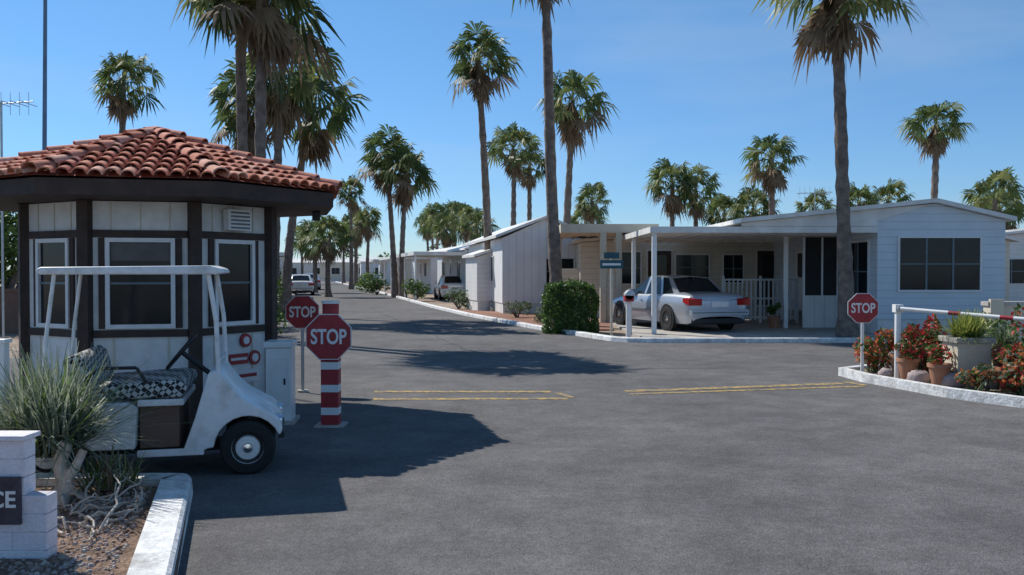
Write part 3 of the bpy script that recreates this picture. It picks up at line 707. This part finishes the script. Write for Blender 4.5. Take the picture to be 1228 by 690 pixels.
for x,y,h in [(-7.5,92,7.0),(-6.0,96,7.6),(-4.2,85,6.5),(-9.5,110,7.5),(-5.8,80,5.5),(-17,100,6.5),(-19,112,7.5),(-22,120,6.5),(-27,118,6),(-3.0,75,5.5),(-11,120,7.5)]:
    palm(x,y,h,q.uniform(1.6,2.1),.2)
b=B(); q=random.Random(77)
for k in range(110):
    x=-130+k*2.8; y=q.uniform(165,215); rz=q.uniform(1.5,3.6)
    leafcloud(b,(x,y,rz*1.1),(q.uniform(2,4),2.5,rz),120,.5,['leaf','frond_dark','leaf_lt'],q,4)
b.build('distant_trees')

e=empty('flag_pole',(-8.85,17.3,0)); b=B(); b.cyl((0,0,0),(.12,0,8.5),.05,.03,m='pole_blue'); b.build('pole',e)
def antenna(x,y,z,s=1):
    e=empty('tv_antenna',(x,y,0)); b=B(); b.cyl((0,0,0),(0,0,z),.025,m='alu'); b.cyl((-.7*s,0,z-.1),(.7*s,0,z),.012,m='alu')
    for k in range(7): t=-.6+k*.2; b.cyl((t*s,-.35*s,z-.05),(t*s,.35*s,z-.05),.008,m='alu'); b.cyl((t*s,0,z-.05-.25*s),(t*s,0,z-.05+.25*s),.006,m='alu')
    b.build('mast_and_elements',e)
antenna(-11.1,20,5.4,1.0); antenna(14.5,44,5.5,1.2)

# ---------------------------------------------------------------- right planter
isl=[(5.5,14.9),(5.55,14.1),(6.0,12.4),(6.6,11.3),(8.2,10.2),(13,9.0),(13,15.8),(6.0,15.3)]
b=B(); b.prism_z([(x,y) for x,y in isl],0.012,.09,'gravel'); b.build('planter_bed')
kerb('planter_kerb',isl[::-1],w=-.16,h=.14,closed=True)
q=random.Random(31)
def rock(x,y,s,z=.08,m='rock'):
    b=B(); n=12; rings=8; vs=[]
    off=[[q.uniform(.86,1.1) for _ in range(n)] for _ in range(rings)]
    for j in range(rings):
        ph=math.pi*(j+.5)/rings
        for i in range(n):
            t=2*math.pi*i/n; r=s*off[j][i]; vs.append((r*math.sin(ph)*math.cos(t),r*.85*math.sin(ph)*math.sin(t),r*.75*math.cos(ph)))
    b.add(vs,[(j*n+i,(j+1)*n+i,(j+1)*n+(i+1)%n,j*n+(i+1)%n) for j in range(rings-1) for i in range(n)]+[tuple(range(n-1,-1,-1)),tuple(range((rings-1)*n,rings*n))],m,True)
    return b.build('rock',loc=(x,y,z+s*.4))
for x,y,s in [(5.95,13.4,.17),(6.2,12.9,.2),(6.45,13.5,.24),(6.25,14.2,.2),(6.9,12.2,.17),(7.1,13.6,.26),(5.8,14.2,.12),(6.75,12.9,.17)]: rock(x,y,s)
def planterbox(x,y,w,h):
    e=empty('planter_box',(x,y,.08)); b=B(); b.box(-w,w,-w,w,0,h-.08,'beige'); b.box(-w-.04,w+.04,-w-.04,w+.04,h-.08,h,'concrete'); b.build('box',e,bevel=.01)
    return e
pb=planterbox(6.5,13.1,.24,.70); b=B()
blades(b,(0,0,.70),650,.46,.13,.013,['yellowgreen','yellowgreen','leaf_lt'],q,.15,2,up=-.1); b.build('golden_agave',pb)
pb=planterbox(7.2,13.4,.28,.5); b=B(); blades(b,(0,0,.5),260,.5,.1,.014,['sage','leaf'],q,.35,3); b.build('plant',pb)
def flowerbed(x,y,rx,rz,n,mats,name='flowering_plant'):
    b=B(); leafcloud(b,(0,0,rz),(rx,rx,rz),n,.045,mats,q,7); blades(b,(0,0,0),60,rz*1.7,.14,.012,['leaf','sage'],q,.3); b.build(name,loc=(x,y,.08))
flowerbed(5.85,14.75,.34,.34,1100,['leaf','leaf_lt','flower_orange','flower_red']); flowerbed(6.35,14.6,.28,.42,900,['leaf','flower_red'])
flowerbed(6.75,12.0,.38,.3,1100,['leaf','sage','flower_orange','flower_red']); flowerbed(7.2,12.5,.4,.35,1000,['leaf','leaf_lt','flower_orange'])
flowerbed(7.3,11.4,.45,.25,1000,['sage','flower_orange','leaf']); flowerbed(6.2,13.9,.24,.45,700,['leaf','flower_red']); flowerbed(8.2,11.9,.5,.4,1000,['leaf','leaf_lt','flower_red'])
flowerbed(7.8,14.5,.6,.5,1200,['leaf','sage','leaf_lt']); flowerbed(6.3,12.35,.25,.18,600,['flower_orange','sage','leaf'])
flowerbed(6.95,11.75,.4,.28,900,['flower_orange','sage','flower_orange','leaf'])
flowerbed(6.62,14.3,.3,.5,800,['leaf','flower_red','leaf_lt']); flowerbed(6.95,12.9,.3,.35,800,['leaf','flower_orange','flower_red','sage']); flowerbed(7.5,12.9,.35,.55,900,['leaf','leaf_lt','flower_red'])
for x,y in ((6.05,12.95),(6.1,14.4),(5.95,13.75),(6.75,12.45)):
    e=empty('flower_pot',(x,y,.08)); b=B(); b.lathe((0,0,0),(0,0,1),[(.001,0),(.1,0),(.15,.28),(.17,.28),(.17,.33),(.14,.33),(.13,.3),(.001,.3)],18,'terracotta_pot'); leafcloud(b,(0,0,.45),(.22,.22,.16),350,.035,['leaf','flower_red','leaf_lt'],q,5); b.build('pot',e)

# ---------------------------------------------------------------- foreground planter, left
fp=[(-2.5,7.15),(-1.77,4.76),(-1.1,2.2),(-7,2.2),(-7,7.15)]
b=B(); b.prism_z(fp,.012,.08,'soil'); b.build('foreground_planter_bed')
kerb('foreground_kerb',dens([(-1.1,2.2),(-1.77,4.76),(-2.46,7.05)],.6)+[(-2.5,7.13),(-2.56,7.17)]+dens([(-2.62,7.18),(-7,7.2)],.6),w=-.23,h=.14)
b=B()
for _ in range(3200):
    y=q.uniform(3.2,6.9); xr=-2.05-(y-4.76)*.29; x=xr-.05-abs(q.gauss(0,.6)); s=q.uniform(.006,.022)
    if x<-4.5: continue
    t=q.uniform(0,3); c,sn=math.cos(t)*s,math.sin(t)*s; h=s*q.uniform(.5,.9); z=.078
    b.add([(x+c,y+sn,z),(x-sn,y+c,z),(x-c,y-sn,z),(x+sn,y-c,z),(x+c*.4,y+sn*.4,z+h),(x-sn*.5,y+c*.5,z+h),(x-c*.4,y-sn*.4,z+h),(x+sn*.5,y-c*.5,z+h)],
          [(0,1,5,4),(1,2,6,5),(2,3,7,6),(3,0,4,7),(4,5,6,7)],q.choice(['pebble','pebble','soil','rock','wood_pale']))
b.build('pebbles')
b=B()
for k in range(20):
    x,y=-2.72+q.uniform(-.25,.15),6.05+q.uniform(-.5,.5); a=q.uniform(0,6.28); pts=[]; z=.1
    for j in range(9):
        pts.append((x,y,z)); a+=q.uniform(-.9,.9); st=.065; x+=math.cos(a)*st; y+=math.sin(a)*st; z=max(.09,z+q.uniform(-.035,.06))
        x=min(x,-2.12-(y-4.76)*.29); y=min(y,6.85)
    b.tube(pts,[.011-.001*j for j in range(9)],6,'wood_pale')
b.build('driftwood')
b=B()
blades(b,(0,0,.30),620,1.0,.16,.011,['sage','sage_lt','sage','leaf_lt'],q,.22,4,up=.4)
blades(b,(0,0,.45),420,.72,.2,.010,['sage','sage_lt','sage'],q,.3,4,up=-.1)
b.build('desert_spoon_plant',loc=(-3.38,6.7,.08))
b=B(); blades(b,(0,0,.15),450,.85,.22,.010,['sage','sage_lt','leaf_lt'],q,.3,4,up=.35); b.build('desert_spoon_plant',loc=(-3.95,6.6,.08))
b=B(); blades(b,(0,0,.05),200,.5,.15,.007,['sage','frond_dead','leaf_lt'],q,.4,4,up=.2); b.build('grass_tuft',loc=(-2.98,6.75,.08))
b=B(); b.tube([(0,0,0),(.04,.02,.14),(-.02,.05,.27),(.03,.06,.42)],[.075,.06,.05,.045],10,'wood_pale'); b.tube([(.02,0,.12),(.10,.03,.24),(.14,.08,.36)],[.045,.035,.03],8,'wood_pale')
for k in range(18):
    a=q.uniform(0,6.28); b.tube([(0,0,.06),(math.cos(a)*.12,math.sin(a)*.12,.07),(math.cos(a)*.22,math.sin(a)*.22,.01)],[.018,.013,.006],5,'wood_pale')
b.build('yucca_stump',loc=(-3.2,6.45,.08))
mw=empty('block_sign_wall',(0,0,0)); b=B()
for r0 in range(7):
    z0=.105*r0+.02; z1=z0+.102
    xe=-2.65 if r0<4 else -2.775
    x=xe; k=0
    while x>-5.5:
        w=.39 if (k or r0%2==0) else .2
        b.box(x-w+.002,x-.002,5.2+.002*(r0%2),5.33,z0,z1,'block_wall'); x-=w; k+=1
b.box(-5.5,-2.67,5.204,5.32,0,.44,'mortar'); b.box(-5.5,-2.80,5.204,5.32,.44,.75,'mortar')
b.box(-5.5,-2.76,5.17,5.36,.757,.785,'block_wall')
b.build('blocks',mw,bevel=.005)
b=B(); b.box(-4.4,-2.79,5.175,5.199,.28,.55,'plaque'); b.build('plaque',mw)
text_mesh('lettering','PARK ENTRANCE',.13,'sign_white',mw,(-2.81,5.172,.42),(R(90),0,0),al='RIGHT')
b=B(); b.box(-.04,.04,-.04,.04,0,1.12,'white_paint'); b.box(-.055,.055,-.055,.055,1.12,1.15,'white_paint'); b.build('marker_post',loc=(-3.9,7.0,.05),bevel=.005)

# ---------------------------------------------------------------- light, sky, camera
sd=Vector((-0.72,0.63,1.0)).normalized()
sun=bpy.data.lights.new('sun','SUN'); sun.energy=5.0; sun.angle=R(.5); sun.color=(1,.955,.88)
so_=bpy.data.objects.new('sun',sun); S.collection.objects.link(so_); so_.rotation_euler=sd.to_track_quat('Z','Y').to_euler()
w=bpy.data.worlds.new('World'); S.world=w; w.use_nodes=True; nt=w.node_tree; N=nt.nodes; L=nt.links
sky=N.new('ShaderNodeTexSky'); sky.sky_type='NISHITA'; sky.sun_disc=False
sky.sun_elevation=math.asin(sd.z); sky.sun_rotation=math.atan2(sd.x,sd.y)%(2*math.pi)
sky.air_density=1.0; sky.dust_density=0.0; sky.ozone_density=3.0
tc=N.new('ShaderNodeTexCoord'); sx=N.new('ShaderNodeSeparateXYZ'); L.new(tc.outputs['Generated'],sx.inputs[0])
rp=N.new('ShaderNodeValToRGB'); L.new(sx.outputs['Z'],rp.inputs['Fac'])
rp.color_ramp.elements[0].position=0.0; rp.color_ramp.elements[0].color=(.52,.67,.92,1)
rp.color_ramp.elements[1].position=.45; rp.color_ramp.elements[1].color=(.60,.90,1.0,1)
el=rp.color_ramp.elements.new(.12); el.color=(.51,.73,.97,1)
mu=N.new('ShaderNodeMix'); mu.data_type='RGBA'; mu.blend_type='MULTIPLY'; mu.inputs['Factor'].default_value=1
L.new(sky.outputs[0],mu.inputs[6]); L.new(rp.outputs[0],mu.inputs[7])
mp=N.new('ShaderNodeMapping'); mp.inputs['Scale'].default_value=(1.2,1.2,6); mp.inputs['Rotation'].default_value=(0,.15,0)
L.new(tc.outputs['Generated'],mp.inputs['Vector'])
nz=N.new('ShaderNodeTexNoise'); nz.inputs['Scale'].default_value=2.2; nz.inputs['Detail'].default_value=6; L.new(mp.outputs[0],nz.inputs['Vector'])
mr=N.new('ShaderNodeMapRange'); mr.inputs['From Min'].default_value=.46; mr.inputs['From Max'].default_value=.8; mr.inputs['To Max'].default_value=.25; L.new(nz.outputs['Fac'],mr.inputs['Value'])
mx=N.new('ShaderNodeMix'); mx.data_type='RGBA'; L.new(mr.outputs['Result'],mx.inputs['Factor']); L.new(mu.outputs[2],mx.inputs[6]); mx.inputs[7].default_value=(4.5,5.2,6,1)
bg=N['Background']; L.new(mx.outputs[2],bg.inputs['Color']); bg.inputs['Strength'].default_value=.125
cam=bpy.data.cameras.new('camera'); co=bpy.data.objects.new('camera',cam); S.collection.objects.link(co)
co.location=(0,0,1.72); co.rotation_euler=(R(90-1.04),0,0); cam.lens=32.25; cam.sensor_width=36; cam.clip_end=4000; cam.clip_start=.05
S.camera=co
S.view_settings.view_transform='Standard'; S.view_settings.look='None'; S.view_settings.exposure=0
